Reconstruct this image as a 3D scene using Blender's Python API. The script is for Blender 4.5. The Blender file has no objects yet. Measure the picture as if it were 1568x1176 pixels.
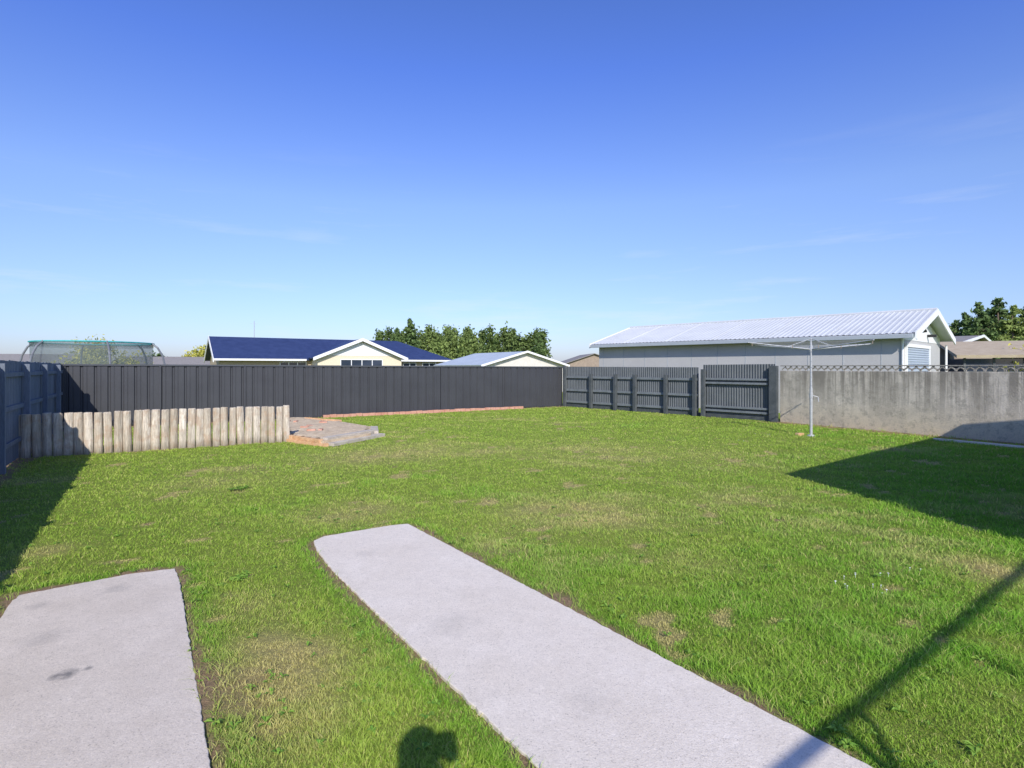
import bpy, bmesh, math, random
import numpy as np
from mathutils import Vector, Matrix
random.seed(4); R=np.random.default_rng(7)
sc=bpy.context.scene
sc.view_settings.view_transform='Standard'; sc.view_settings.look='None'; sc.view_settings.exposure=0
COL=sc.collection
SUNAZ=math.radians(-9.5); SUNEL=math.radians(32.5)
# ------------------------------------------------------------------ helpers
def link(o,parent=None):
    COL.objects.link(o)
    if parent is not None: o.parent=parent
    return o
def empty(name,loc=(0,0,0)):
    e=bpy.data.objects.new(name,None); e.empty_display_size=.3; COL.objects.link(e); return e
def mesh(name,verts,faces,mat=None,parent=None,smooth=False):
    m=bpy.data.meshes.new(name); m.from_pydata([tuple(v) for v in verts],[],[tuple(f) for f in faces]); m.update()
    if mat: m.materials.append(mat)
    if smooth:
        for p in m.polygons: p.use_smooth=True
    o=bpy.data.objects.new(name,m); return link(o,parent)
class G:
    """geometry accumulator"""
    def __init__(s): s.v=[]; s.f=[]
    def add(s,v,f):
        n=len(s.v); s.v+= [tuple(a) for a in v]; s.f+=[tuple(i+n for i in q) for q in f]
    def box(s,o,u,L,W,H,z0=0,jit=0):
        """o: xy corner, u: unit dir, L along u, W along perp(left of u), H up"""
        ux,uy=u; vx,vy=-uy,ux
        c=[]
        for z in (z0,z0+H):
            for a,b in ((0,0),(L,0),(L,W),(0,W)):
                j=[(random.random()-.5)*jit for _ in range(3)]
                c.append((o[0]+ux*a+vx*b+j[0],o[1]+uy*a+vy*b+j[1],z+j[2]))
        s.add(c,[(3,2,1,0),(4,5,6,7),(0,1,5,4),(1,2,6,5),(2,3,7,6),(3,0,4,7)])
    def tube(s,p,q,r,r2=None,n=8):
        if r2 is None:r2=r
        p=Vector(p);q=Vector(q);d=(q-p)
        if d.length<1e-6:return
        d.normalize(); a=d.orthogonal().normalized(); b=d.cross(a)
        c=[]
        for P,rr in((p,r),(q,r2)):
            for i in range(n):
                t=2*math.pi*i/n; c.append(P+a*math.cos(t)*rr+b*math.sin(t)*rr)
        f=[(i,(i+1)%n,n+(i+1)%n,n+i) for i in range(n)]
        f+=[tuple(range(n-1,-1,-1)),tuple(range(n,2*n))]
        s.add(c,f)
    def poly(s,pts,z0,z1):
        n=len(pts); v=[(p[0],p[1],z0) for p in pts]+[(p[0],p[1],z1) for p in pts]
        s.add(v,[tuple(range(n-1,-1,-1)),tuple(range(n,2*n))]+[(i,(i+1)%n,n+(i+1)%n,n+i) for i in range(n)])
    def obj(s,name,mat,parent=None,bevel=0,smooth=False):
        o=mesh(name,s.v,s.f,mat,parent,smooth)
        if bevel:
            b=o.modifiers.new('bevel','BEVEL'); b.width=bevel; b.segments=2; b.limit_method='ANGLE'
        return o
def N(nt,t,**k):
    n=nt.nodes.new(t)
    for a,b in k.items(): setattr(n,a,b)
    return n
def newmat(name):
    m=bpy.data.materials.new(name); m.use_nodes=True; nt=m.node_tree; b=nt.nodes['Principled BSDF']
    return m,nt,b
def mixc(nt,fac,a,b,mode='MIX'):
    n=N(nt,'ShaderNodeMix',data_type='RGBA',blend_type=mode)
    for sock,val in ((n.inputs[0],fac),(n.inputs[6],a),(n.inputs[7],b)):
        if isinstance(val,bpy.types.NodeSocket): nt.links.new(val,sock)
        elif isinstance(val,(int,float)): sock.default_value=val
        else: sock.default_value=(*val,1)
    return n.outputs[2]
def noise(nt,vec,scale,detail=6,rough=.6,lo=.35,hi=.65,stretch=None):
    if stretch:
        mp=N(nt,'ShaderNodeMapping'); mp.inputs['Scale'].default_value=stretch; nt.links.new(vec,mp.inputs[0]); vec=mp.outputs[0]
    n=N(nt,'ShaderNodeTexNoise'); n.inputs['Scale'].default_value=scale; n.inputs['Detail'].default_value=detail; n.inputs['Roughness'].default_value=rough
    nt.links.new(vec,n.inputs['Vector'])
    r=N(nt,'ShaderNodeMapRange'); r.inputs[1].default_value=lo; r.inputs[2].default_value=hi; nt.links.new(n.outputs[0],r.inputs[0])
    return r.outputs[0]
def math_(nt,op,a,b=None,clamp=False):
    n=N(nt,'ShaderNodeMath',operation=op,use_clamp=clamp)
    for i,v in enumerate((a,b)):
        if v is None: continue
        if isinstance(v,(int,float)): n.inputs[i].default_value=v
        else: nt.links.new(v,n.inputs[i])
    return n.outputs[0]
def bump(nt,b,h,strength,dist=.01):
    n=N(nt,'ShaderNodeBump'); n.inputs['Strength'].default_value=strength; n.inputs['Distance'].default_value=dist
    nt.links.new(h,n.inputs['Height']); nt.links.new(n.outputs[0],b.inputs['Normal'])
def attr(nt,n): a=N(nt,'ShaderNodeAttribute'); a.attribute_name=n; return a.outputs['Fac']
def nm(name,c1,c2,scale=5,rough=.7,bs=.3,metal=0,stretch=None,bdist=.01,spec=.4,fine=60):
    m,nt,b=newmat(name); tc=N(nt,'ShaderNodeTexCoord').outputs['Object']
    a=noise(nt,tc,scale,stretch=stretch); f=noise(nt,tc,fine,4,lo=.3,hi=.7,stretch=stretch)
    c=mixc(nt,a,c1,c2); k=mixc(nt,.35,c,mixc(nt,f,tuple(x*.7 for x in c1),tuple(min(1,x*1.2) for x in c2)))
    nt.links.new(k,b.inputs['Base Color']); b.inputs['Roughness'].default_value=rough; b.inputs['Metallic'].default_value=metal
    b.inputs['Specular IOR Level'].default_value=spec
    if bs: bump(nt,b,f,bs,bdist)
    return m
# numpy noise -------------------------------------------------
def sines(seed,freq,n=14):
    r=np.random.default_rng(seed); k=r.normal(size=(n,2))*freq; ph=r.uniform(0,6.28,n)
    return lambda x,y: sum(np.sin(k[i,0]*x+k[i,1]*y+ph[i]) for i in range(n))/math.sqrt(n/2)
S1=sines(1,.7);S2=sines(2,2.2);S3=sines(3,7);S4=sines(4,.35);S5=sines(5,18);S6=sines(6,4)
def sstep(x,a,b):
    t=np.clip((x-a)/(b-a),0,1); return t*t*(3-2*t)
def segdist(x,y,a,b):
    ax,ay=a;bx,by=b;dx,dy=bx-ax,by-ay;L=dx*dx+dy*dy
    t=np.clip(((x-ax)*dx+(y-ay)*dy)/L,0,1); return np.hypot(x-ax-t*dx,y-ay-t*dy)
def pip(x,y,P):
    ins=np.zeros(x.shape,bool);n=len(P)
    for i in range(n):
        x1,y1=P[i];x2,y2=P[(i+1)%n]
        c=((y1>y)!=(y2>y))&(x<(x2-x1)*(y-y1)/(y2-y1+1e-12)+x1); ins^=c
    return ins
def polyd(x,y,P): 
    d=np.full(x.shape,1e9)
    for i in range(len(P)): d=np.minimum(d,segdist(x,y,P[i],P[(i+1)%len(P)]))
    return d
# ------------------------------------------------------------------ layout
F=871.0;CX=784;HY=562;H=1.8
def gp(px,py): D=F*H/(py-HY); return ((px-CX)/F*D,D)
U=(.845,.535);V=(-.535,.845)
BL=(-13.0,16.4);BR=(2.34,26.1)
GATE=(8.75,18.67)
WALLE=(15.8,6.9)
PATH=[gp(1330,1176),gp(625,804),gp(600,806),gp(497,823),gp(480,830),gp(484,843),gp(510,877),gp(820,1176)]
d=(PATH[0][0]-PATH[1][0],PATH[0][1]-PATH[1][1]); PATH=[(PATH[0][0]+d[0]*.8,PATH[0][1]+d[1]*.8)]+PATH[1:]+[(PATH[-1][0]+d[0]*.8,PATH[-1][1]+d[1]*.8)]
SLAB=[gp(322,1176),gp(275,890),gp(267,873),gp(200,881),gp(30,914),gp(16,925),gp(-2,952)]
a=SLAB[0]; SLAB=[(a[0]+.55*3,a[1]-.845*3)]+SLAB+[(SLAB[-1][0]+.535*6,SLAB[-1][1]-.845*6)]
LF0=(BL[0]+.535*22,BL[1]-.845*22)
LOT=[BL,BR,GATE,WALLE,(12,-6),LF0]
LG0=gp(14,703);LG1=gp(445,676)
BED=[(-5.45,13.75),(-4.26,12.85),(-3.55,14.3),(-3.9,15.9),(-5.2,17.4),(-6.9,18.9),(-7.6,18.6)]
patches=[(*gp(430,1040),.45,1.15),(*gp(400,985),.25,.8),(*gp(470,1000),.2,.8),(*gp(860,785),.9,.9),(*gp(1510,872),.4,1.1),(*gp(70,845),.28,.8),(*gp(560,700),1.1,.8),(*gp(640,690),1.3,.6),
 (*gp(1180,760),.6,.5),(*gp(950,790),.6,.6),(*gp(520,790),.5,.6),(*gp(740,830),.3,.5),(*gp(450,1120),.3,.7),(*gp(370,930),.3,.6),(*gp(1050,860),.4,.4),(*gp(330,740),.9,.5),(*gp(900,690),2,.35),(*gp(560,780),.6,.5),(*gp(1100,700),1.5,.3)]
def field(x,y):
    dry=sstep(S1(x,y)*.5+S2(x,y)*.45+S6(x,y)*.4,.45,2.1)*.5
    for px,py,r,s in patches: dry=dry+s*.85*np.exp(-((x-px)**2+(y-py)**2)/(r*r)*(1+.5*S3(x,y)))*np.clip(.8+.35*S3(x,y),.2,1.3)
    w=.035+.022*S3(x,y)+.015*S5(x,y)
    dp=np.minimum(polyd(x,y,PATH),polyd(x,y,SLAB))
    soil=1-sstep(dp,w,w+.05)
    ds=segdist(x,y,LF0,BL); soil=np.maximum(soil,1-sstep(ds,.12+.08*S3(x,y),.35))
    ds=segdist(x,y,LG0,LG1); soil=np.maximum(soil,.5*(1-sstep(ds,.08,.14)))
    ds=segdist(x,y,GATE,WALLE); soil=np.maximum(soil,.9*(1-sstep(ds,.25+.1*S3(x,y),.55)))
    ds=segdist(x,y,BR,BL); soil=np.maximum(soil,.8*(1-sstep(ds,.3,.5)))
    strip=segdist(x,y,gp(322,1176),gp(275,890))
    soil=np.maximum(soil,.6*sstep(S6(x,y)+.5*S3(x,y),.9,1.7)*(1-sstep(strip,.12,.5)))
    soil=np.maximum(soil,.4*sstep(S2(x,y)+.6*S3(x,y)+.3*S5(x,y),2.5,3.3))
    for c in ((368,888,.08),(365,750,.13),(230,800,.06)):
        g=gp(c[0],c[1]); soil=np.maximum(soil,1-sstep(np.hypot(x-g[0],y-g[1])+.02*S5(x,y),c[2]*.5,c[2]))
    lush=sstep(S4(x,y)*.35+S2(x,y)*.35+S6(x,y)*.35+ (x-1)*.20 - (y-5)*.08,-.2,1.6)
    edge=(1-sstep(dp,.08,.3))*.7
    return np.clip(dry,0,1),np.clip(soil,0,1),np.clip(np.maximum(lush,edge),0,1)
# ------------------------------------------------------------------ materials
def concrete_mat(name,c1,c2,stain=None):
    m,nt,b=newmat(name); tc=N(nt,'ShaderNodeTexCoord').outputs['Object']
    a=noise(nt,tc,1.3,8,.7,.35,.65); s=noise(nt,tc,6,8,.8,.42,.68); f=noise(nt,tc,105,4,.8,.36,.62); g2=noise(nt,tc,36,6,.85,.38,.62)
    c=mixc(nt,a,c1,c2); c=mixc(nt,math_(nt,'MULTIPLY',s,.30),c,tuple(x*.70 for x in c1))
    c=mixc(nt,math_(nt,'MULTIPLY',g2,.28),c,tuple(x*.62 for x in c1))
    c=mixc(nt,math_(nt,'MULTIPLY',f,.40),c,tuple(x*.55 for x in c1))
    vo=N(nt,'ShaderNodeTexVoronoi'); vo.inputs['Scale'].default_value=60; nt.links.new(tc,vo.inputs['Vector'])
    sp=N(nt,'ShaderNodeMapRange'); sp.inputs[1].default_value=.12; sp.inputs[2].default_value=.30; sp.inputs[3].default_value=1; sp.inputs[4].default_value=0; nt.links.new(vo.outputs['Distance'],sp.inputs[0])
    c=mixc(nt,math_(nt,'MULTIPLY',math_(nt,'MULTIPLY',sp.outputs[0],g2),.6),c,(.20,.18,.16))
    for st in stain or []:
        vm=N(nt,'ShaderNodeVectorMath',operation='DISTANCE'); nt.links.new(tc,vm.inputs[0]); vm.inputs[1].default_value=(st[0],st[1],.016)
        dd=math_(nt,'ADD',vm.outputs['Value'],math_(nt,'MULTIPLY',noise(nt,tc,14,6,.7,0,1),st[2]*1.4))
        r=N(nt,'ShaderNodeMapRange'); r.inputs[1].default_value=st[2]*.9; r.inputs[2].default_value=st[2]*1.5; r.inputs[3].default_value=st[3]; r.inputs[4].default_value=0; nt.links.new(dd,r.inputs[0])
        c=mixc(nt,r.outputs[0],c,(.12,.12,.125))
    nt.links.new(c,b.inputs['Base Color']); b.inputs['Roughness'].default_value=.92; b.inputs['Specular IOR Level'].default_value=.1
    bump(nt,b,math_(nt,'ADD',f,g2),.4,.0025); return m
M_conc=concrete_mat('concrete_path',(.84,.745,.63),(.93,.84,.73),[(*gp(690,960),.3,.12),(*gp(560,850),.15,.12),(*gp(900,1080),.22,.10)])
M_slab=concrete_mat('concrete_slab',(.72,.63,.53),(.86,.765,.66),[(*gp(105,1035),.09,.75),(*gp(85,1040),.06,.6),(*gp(135,1027),.04,.6),(*gp(175,905),.16,.25),(*gp(70,980),.2,.2),(*gp(60,930),.12,.2)])
M_fence=nm('dark_coloursteel',(.045,.046,.052),(.058,.060,.067),1.2,.45,.03,spec=.4)
M_fencecap=nm('dark_steel_cap',(.06,.065,.075),(.075,.08,.09),2,.4,.03)
M_corr=nm('corrugated_dark',(.085,.097,.105),(.13,.142,.15),1.5,.55,.1)
M_rail=nm('dark_painted_rail',(.045,.055,.06),(.10,.11,.115),4,.7,.3)
M_bluef=nm('blue_shade_timber',(.11,.135,.17),(.19,.215,.26),3,.85,.4,stretch=(1,1,.15))  # blue-grey fence paint, with the blue of its shaded side put into the colour
def logmat():
    m,nt,b=newmat('weathered_log'); tc=N(nt,'ShaderNodeTexCoord').outputs['Object']; rnd=attr(nt,'rnd')
    sep=N(nt,'ShaderNodeSeparateXYZ'); nt.links.new(tc,sep.inputs[0])
    a=noise(nt,tc,9,8,.7,.42,.62,stretch=(1,1,.12)); f=noise(nt,tc,45,6,.75,.42,.66,stretch=(1,1,.1)); bl=noise(nt,tc,5,6,.7,.5,.60)
    c=mixc(nt,rnd,(.62,.54,.43),(.92,.83,.70)); c=mixc(nt,math_(nt,'MULTIPLY',a,.5),c,(.36,.29,.21)); c=mixc(nt,math_(nt,'MULTIPLY',f,.5),c,(.22,.175,.13))
    c=mixc(nt,math_(nt,'MULTIPLY',bl,.4),c,(.50,.31,.18))
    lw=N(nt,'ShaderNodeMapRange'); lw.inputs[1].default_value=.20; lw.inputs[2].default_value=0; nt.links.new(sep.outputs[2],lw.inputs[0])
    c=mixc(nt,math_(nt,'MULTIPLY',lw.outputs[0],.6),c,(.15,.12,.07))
    nt.links.new(c,b.inputs['Base Color']); b.inputs['Roughness'].default_value=.95; b.inputs['Specular IOR Level'].default_value=.1
    bump(nt,b,math_(nt,'ADD',a,f),.8,.012); return m
M_log=logmat()
M_brick=nm('orange_brick',(.56,.30,.15),(.74,.50,.30),6,.9,.5,spec=.1)
M_brickp=nm('pink_brick',(.46,.21,.14),(.62,.38,.29),3,.9,.5,spec=.1)
M_sleeper=nm('grey_sleeper',(.40,.35,.29),(.62,.56,.47),5,.95,.6,stretch=(1,1,1),spec=.1)
M_soil=nm('soil',(.50,.38,.25),(.78,.64,.45),6,1,.6,spec=.05,bdist=.02)
M_white=nm('white_paint',(.76,.76,.75),(.82,.82,.81),2,.5,.05)
M_wroof=nm('white_metal_roof',(.50,.52,.535),(.58,.60,.615),1.0,.6,.03,spec=.12)
M_shedwall=nm('grey_cladding',(.42,.415,.41),(.48,.475,.465),.8,.6,.05)
M_gutter=nm('grey_gutter',(.34,.38,.41),(.40,.44,.47),3,.4,.02)
M_blueroof=nm('blue_tile_roof',(.024,.038,.105),(.04,.06,.15),2,.55,.2,spec=.25)
M_cream=nm('cream_brick',(.64,.55,.40),(.74,.66,.50),12,.85,.3)
M_tan=nm('tan_brick',(.36,.29,.20),(.46,.38,.27),12,.85,.3)
M_lroof=nm('pale_metal_roof',(.42,.47,.51),(.50,.55,.59),1,.5,.05)
M_groof=nm('grey_tile_roof',(.21,.195,.18),(.31,.285,.26),5,.8,.3)
M_brownwall=nm('brown_wall',(.24,.19,.15),(.34,.27,.21),4,.85,.2)
M_galv=nm('galvanised_steel',(.38,.39,.40),(.52,.53,.54),20,.5,.05,metal=.2)
M_black=nm('black_steel',(.015,.015,.017),(.03,.03,.032),5,.5,.05)
M_tframe=nm('grey_tube_frame',(.12,.13,.15),(.2,.21,.23),5,.45,.05)
M_teal=nm('teal_padding',(.03,.34,.35),(.07,.47,.47),4,.7,.1)
M_bark=nm('bark',(.09,.07,.05),(.18,.14,.10),10,.95,.8,stretch=(1,1,.2))
M_door=nm('roller_door',(.40,.46,.55),(.47,.53,.61),2,.5,.02)
M_skin=nm('skin',(.5,.3,.22),(.6,.38,.28),8,.5,.05); M_cloth=nm('navy_jacket',(.03,.04,.08),(.05,.06,.1),20,.9,.3); M_hair=nm('brown_hair',(.04,.025,.015),(.08,.05,.03),40,.6,.4)
def glass():
    m,nt,b=newmat('window_glass'); b.inputs['Base Color'].default_value=(.03,.04,.06,1); b.inputs['Roughness'].default_value=.08; b.inputs['Specular IOR Level'].default_value=.8; return m
M_glass=glass()
def net():
    m,nt,b=newmat('safety_net'); b.inputs['Base Color'].default_value=(.11,.14,.14,1)
    t=N(nt,'ShaderNodeBsdfTransparent'); mx=N(nt,'ShaderNodeMixShader'); tc=N(nt,'ShaderNodeTexCoord').outputs['Object']
    f=noise(nt,tc,60,2,.5,.45,.55); mx2=math_(nt,'ADD',math_(nt,'MULTIPLY',f,.2),.34)
    nt.links.new(mx2,mx.inputs[0]); nt.links.new(t.outputs[0],mx.inputs[1]); nt.links.new(b.outputs[0],mx.inputs[2]); nt.links.new(mx.outputs[0],nt.nodes['Material Output'].inputs[0]); return m
M_net=net()
def wallmat():
    m,nt,b=newmat('weathered_concrete_wall'); tc=N(nt,'ShaderNodeTexCoord').outputs['Object']
    sep=N(nt,'ShaderNodeSeparateXYZ'); nt.links.new(tc,sep.inputs[0]); z=sep.outputs[2]
    a=noise(nt,tc,1.3,8,.7,.38,.62); st=noise(nt,tc,2.4,8,.75,.44,.56,stretch=(2.0,2.0,.08)); f=noise(nt,tc,30,6,.8,.35,.65); sp=noise(nt,tc,5,8,.8,.51,.60)
    c=mixc(nt,a,(.56,.50,.41),(.80,.72,.60))
    top=N(nt,'ShaderNodeMapRange'); top.inputs[1].default_value=.35; top.inputs[2].default_value=1.65; nt.links.new(z,top.inputs[0])
    k=math_(nt,'MULTIPLY',math_(nt,'ADD',top.outputs[0],.05),math_(nt,'ADD',st,.12),True); c=mixc(nt,math_(nt,'MULTIPLY',k,.82),c,(.19,.17,.14))
    bt=N(nt,'ShaderNodeMapRange'); bt.inputs[1].default_value=.8; bt.inputs[2].default_value=.0; nt.links.new(z,bt.inputs[0])
    c=mixc(nt,math_(nt,'MULTIPLY',bt.outputs[0],math_(nt,'ADD',math_(nt,'MULTIPLY',a,.5),.3)),c,(.68,.55,.34))
    c=mixc(nt,math_(nt,'MULTIPLY',sp,.5),c,(.25,.23,.19)); c=mixc(nt,math_(nt,'MULTIPLY',f,.35),c,(.30,.275,.225))
    nt.links.new(c,b.inputs['Base Color']); b.inputs['Roughness'].default_value=.95; b.inputs['Specular IOR Level'].default_value=.1
    bump(nt,b,math_(nt,'ADD',f,a),.4,.015); return m
M_wall=wallmat()
G_MD=(.30,.48,.055);G_LT=(.50,.65,.11);STRAW=(.76,.66,.28)
def ground_mat():
    m,nt,b=newmat('lawn_ground'); tc=N(nt,'ShaderNodeTexCoord').outputs['Object']
    dry=attr(nt,'dry');soil=attr(nt,'soil');lush=attr(nt,'lush')
    f=noise(nt,tc,70,5,.75,.3,.7); md=noise(nt,tc,14,6,.7,.35,.65)
    c=mixc(nt,lush,(.28,.34,.07),(.19,.33,.045)); c=mixc(nt,math_(nt,'MULTIPLY',md,.5),c,(.32,.42,.07))
    c=mixc(nt,dry,c,(.52,.43,.19)); c=mixc(nt,math_(nt,'MULTIPLY',f,.5),c,(.10,.14,.03))
    sc_=mixc(nt,f,(.20,.13,.08),(.48,.34,.21)); c=mixc(nt,soil,c,sc_)
    nt.links.new(c,b.inputs['Base Color']); b.inputs['Roughness'].default_value=1; b.inputs['Specular IOR Level'].default_value=.03
    bump(nt,b,math_(nt,'ADD',f,md),.8,.015); return m
def blade_mat():
    m,nt,b=newmat('grass_blades'); dry=attr(nt,'dry');lush=attr(nt,'lush');rnd=attr(nt,'rnd');tip=attr(nt,'tip')
    c=mixc(nt,rnd,G_MD,G_LT); c=mixc(nt,math_(nt,'MULTIPLY',lush,.75),c,(.19,.51,.035)); 
    c=mixc(nt,dry,c,STRAW); 
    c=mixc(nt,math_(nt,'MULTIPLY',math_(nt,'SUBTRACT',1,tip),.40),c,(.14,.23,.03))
    nt.links.new(c,b.inputs['Base Color']); b.inputs['Roughness'].default_value=.6; b.inputs['Specular IOR Level'].default_value=.12
    t=N(nt,'ShaderNodeBsdfTranslucent'); nt.links.new(c,t.inputs[0]); mx=N(nt,'ShaderNodeMixShader'); mx.inputs[0].default_value=.4
    nt.links.new(b.outputs[0],mx.inputs[1]); nt.links.new(t.outputs[0],mx.inputs[2]); nt.links.new(mx.outputs[0],nt.nodes['Material Output'].inputs[0]); return m
M_blade=blade_mat(); M_ground=ground_mat()
def leafmat(name,c1,c2):
    m,nt,b=newmat(name); rnd=attr(nt,'rnd'); c=mixc(nt,rnd,c1,c2); nt.links.new(c,b.inputs['Base Color']); b.inputs['Roughness'].default_value=.7; b.inputs['Specular IOR Level'].default_value=.1
    t=N(nt,'ShaderNodeBsdfTranslucent'); nt.links.new(c,t.inputs[0]); mx=N(nt,'ShaderNodeMixShader'); mx.inputs[0].default_value=.25
    nt.links.new(b.outputs[0],mx.inputs[1]); nt.links.new(t.outputs[0],mx.inputs[2]); nt.links.new(mx.outputs[0],nt.nodes['Material Output'].inputs[0]); return m
M_leafd=leafmat('dark_foliage',(.05,.09,.035),(.20,.29,.10)); M_leafl=leafmat('light_foliage',(.12,.18,.05),(.33,.40,.12)); M_leafy=leafmat('yellow_foliage',(.24,.27,.05),(.65,.60,.12))
def npmesh(name,verts,loops,counts,mat,attrs={},parent=None):
    m=bpy.data.meshes.new(name); nv=len(verts); nf=len(counts)
    m.vertices.add(nv); m.vertices.foreach_set('co',verts.astype(np.float32).ravel())
    m.loops.add(len(loops)); m.loops.foreach_set('vertex_index',loops.astype(np.int32))
    st=np.concatenate([[0],np.cumsum(counts)[:-1]]).astype(np.int32)
    m.polygons.add(nf); m.polygons.foreach_set('loop_start',st)
    try: m.polygons.foreach_set('loop_total',np.asarray(counts,dtype=np.int32))
    except Exception: pass
    m.update(calc_edges=True)
    for k,v in attrs.items():
        at=m.attributes.new(k,'FLOAT','POINT'); at.data.foreach_set('value',v.astype(np.float32))
    m.materials.append(mat); o=bpy.data.objects.new(name,m); return link(o,parent)
# ------------------------------------------------------------------ ground
fx=np.arange(-15,17,.08); fy=np.arange(-2,28,.08)
xs=np.concatenate([[-1500,-400,-120,-50,-25],fx,[20,28,50,120,400,1500]]); ys=np.concatenate([[-1500,-300,-60,-12],fy,[30,36,50,90,200,600,1800]])
XX,YY=np.meshgrid(xs,ys); nx,ny=len(xs),len(ys)
dry,soil,lush=field(XX.ravel(),YY.ravel())
ZZ=.006*S3(XX,YY).ravel(); ZZ=np.clip(ZZ,-.012,.012)
vv=np.stack([XX.ravel(),YY.ravel(),ZZ],1)
i,j=np.meshgrid(np.arange(nx-1),np.arange(ny-1)); q=(j*nx+i).ravel()
lp=np.stack([q,q+1,q+nx+1,q+nx],1).ravel()
npmesh('lawn_ground',vv,lp,np.full(len(q),4),M_ground,{'dry':dry,'soil':soil,'lush':lush})
# ------------------------------------------------------------------ grass
def grass():
    n=600000; r=np.exp(R.uniform(math.log(1.9),math.log(29),n)); th=R.uniform(-.82,.82,n)
    x=r*np.sin(th);y=r*np.cos(th)
    n2=45000; x2=R.uniform(-14,16,n2);y2=R.uniform(-5,27,n2)
    x=np.concatenate([x,x2]);y=np.concatenate([y,y2]); r=np.hypot(x,y)
    k=pip(x,y,LOT)&~pip(x,y,PATH)&~pip(x,y,SLAB)&~pip(x,y,BED)
    x,y,r=x[k],y[k],r[k]
    dry,soil,lush=field(x,y)
    k=R.random(len(x))>soil*.85; k&=R.random(len(x))>dry*.15
    x,y,r,dry,soil,lush=[a[k] for a in(x,y,r,dry,soil,lush)]
    n=len(x); cl=np.clip(1+.30*S3(x,y)+.24*S5(x,y)+.12*S6(x,y),.4,1.9)
    h=(.018+.020*R.random(n))*cl*(.8+.6*lush)*(1-.35*np.clip(dry,0,1)); h*=1+np.clip(r-8,0,12)*.02
    w=np.maximum(.0040,r*.00092)*R.uniform(.6,1.35,n)
    a=R.uniform(0,6.283,n); ca,sa=np.cos(a),np.sin(a); ld=R.uniform(0,6.283,n); le=np.abs(R.normal(.9,.5,n))*h
    lx,ly=np.cos(ld)*le,np.sin(ld)*le
    z0=np.zeros(n)-.004
    P=np.stack([np.stack([x-ca*w/2,y-sa*w/2,z0],1),np.stack([x+ca*w/2,y+sa*w/2,z0],1),
      np.stack([x+ca*w*.4+lx*.35,y+sa*w*.4+ly*.35,h*.6],1),np.stack([x-ca*w*.4+lx*.35,y-sa*w*.4+ly*.35,h*.6],1),
      np.stack([x+lx,y+ly,h],1)],1)
    b=np.arange(n)*5; quads=np.stack([b,b+1,b+2,b+3],1); tris=np.stack([b+3,b+2,b+4],1)
    loops=np.concatenate([quads.ravel(),tris.ravel()]); counts=np.concatenate([np.full(n,4),np.full(n,3)])
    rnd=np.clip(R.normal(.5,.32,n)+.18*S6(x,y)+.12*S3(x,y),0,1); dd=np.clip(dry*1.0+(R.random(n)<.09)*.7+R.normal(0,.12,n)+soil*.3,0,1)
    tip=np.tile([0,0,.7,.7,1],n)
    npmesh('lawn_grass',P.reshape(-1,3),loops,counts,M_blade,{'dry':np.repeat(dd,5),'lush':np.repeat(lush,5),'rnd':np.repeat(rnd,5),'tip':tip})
grass()
# weeds + daisies
def weeds():
    n=700; V_=[];F_=[];rn=[]
    spots=[(368,888,14,.05),(365,750,10,.07)]
    L=[]
    for _ in range(n):
        r=math.exp(random.uniform(math.log(2.3),math.log(14)));th=random.uniform(-.8,.8); L.append((r*math.sin(th),r*math.cos(th),random.uniform(.02,.045),random.randint(5,9)))
    for px,py,c,s in spots:
        for _ in range(c):
            x,y=gp(px,py); L.append((x+random.gauss(0,.05),y+random.gauss(0,.05),s,6))
    for x,y,s,k in L:
        A=np.array([x]);B=np.array([y])
        if (not pip(A,B,LOT)[0]) or pip(A,B,PATH)[0] or pip(A,B,SLAB)[0] or polyd(A,B,PATH)[0]<.05: continue
        for i in range(k):
            t=random.uniform(0,6.28); c,si=math.cos(t),math.sin(t); l=s*random.uniform(.7,1.3); w=l*.2
            b=len(V_); z=random.uniform(.008,.022)
            V_+= [(x,y,z),(x+c*l*.55-si*w,y+si*l*.55+c*w,z+.014),(x+c*l,y+si*l,z+.008),(x+c*l*.55+si*w,y+si*l*.55-c*w,z+.014)]; F_.append((b,b+1,b+2,b+3)); rn+=[random.random()]*4
    o=mesh('lawn_weeds',V_,F_,leafmat('weed_leaf',(.12,.26,.04),(.30,.46,.08))); at=o.data.attributes.new('rnd','FLOAT','POINT'); at.data.foreach_set('value',rn)
    g=G()
    for s in [(1300,905),(1345,900),(1352,912),(1290,893),(1310,880),(1400,880),(1360,885),(1130,680),(1150,660),(1180,668)]:
        for _ in range(2):
            px=s[0]+random.uniform(-14,14);py=s[1]+random.uniform(-6,6); x,y=gp(px,py); rr=random.uniform(.006,.009); z=.030
            n=8; vs=[(x,y,z+.003)]
            for i in range(n): vs.append((x+rr*math.cos(i*6.283/n),y+rr*math.sin(i*6.283/n),z+random.uniform(-.002,.004)))
            g.add(vs,[(0,1+i,1+(i+1)%n) for i in range(n)]); g.tube((x,y,0),(x,y,z),.0012,n=4)
    g.obj('daisies',M_white)
weeds()
# ------------------------------------------------------------------ slabs
def resample(P,step,jit):
    out=[];n=len(P)
    for i in range(n):
        a,b=Vector(P[i]),Vector(P[(i+1)%n]);L=(b-a).length;k=max(1,int(L/step))
        for t in range(k):
            p=a.lerp(b,t/k); out.append((p.x+random.uniform(-jit,jit),p.y+random.uniform(-jit,jit)))
    return out
for nme,P,mt in (('concrete_path',PATH,M_conc),('concrete_slab',SLAB,M_slab)):
    g=G(); pts=resample(P,.035,.005)
    ar=sum(pts[i][0]*pts[(i+1)%len(pts)][1]-pts[(i+1)%len(pts)][0]*pts[i][1] for i in range(len(pts)))
    if ar<0: pts=pts[::-1]
    g.poly(pts,-.08,.016); g.obj(nme,mt,bevel=.005)
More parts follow.
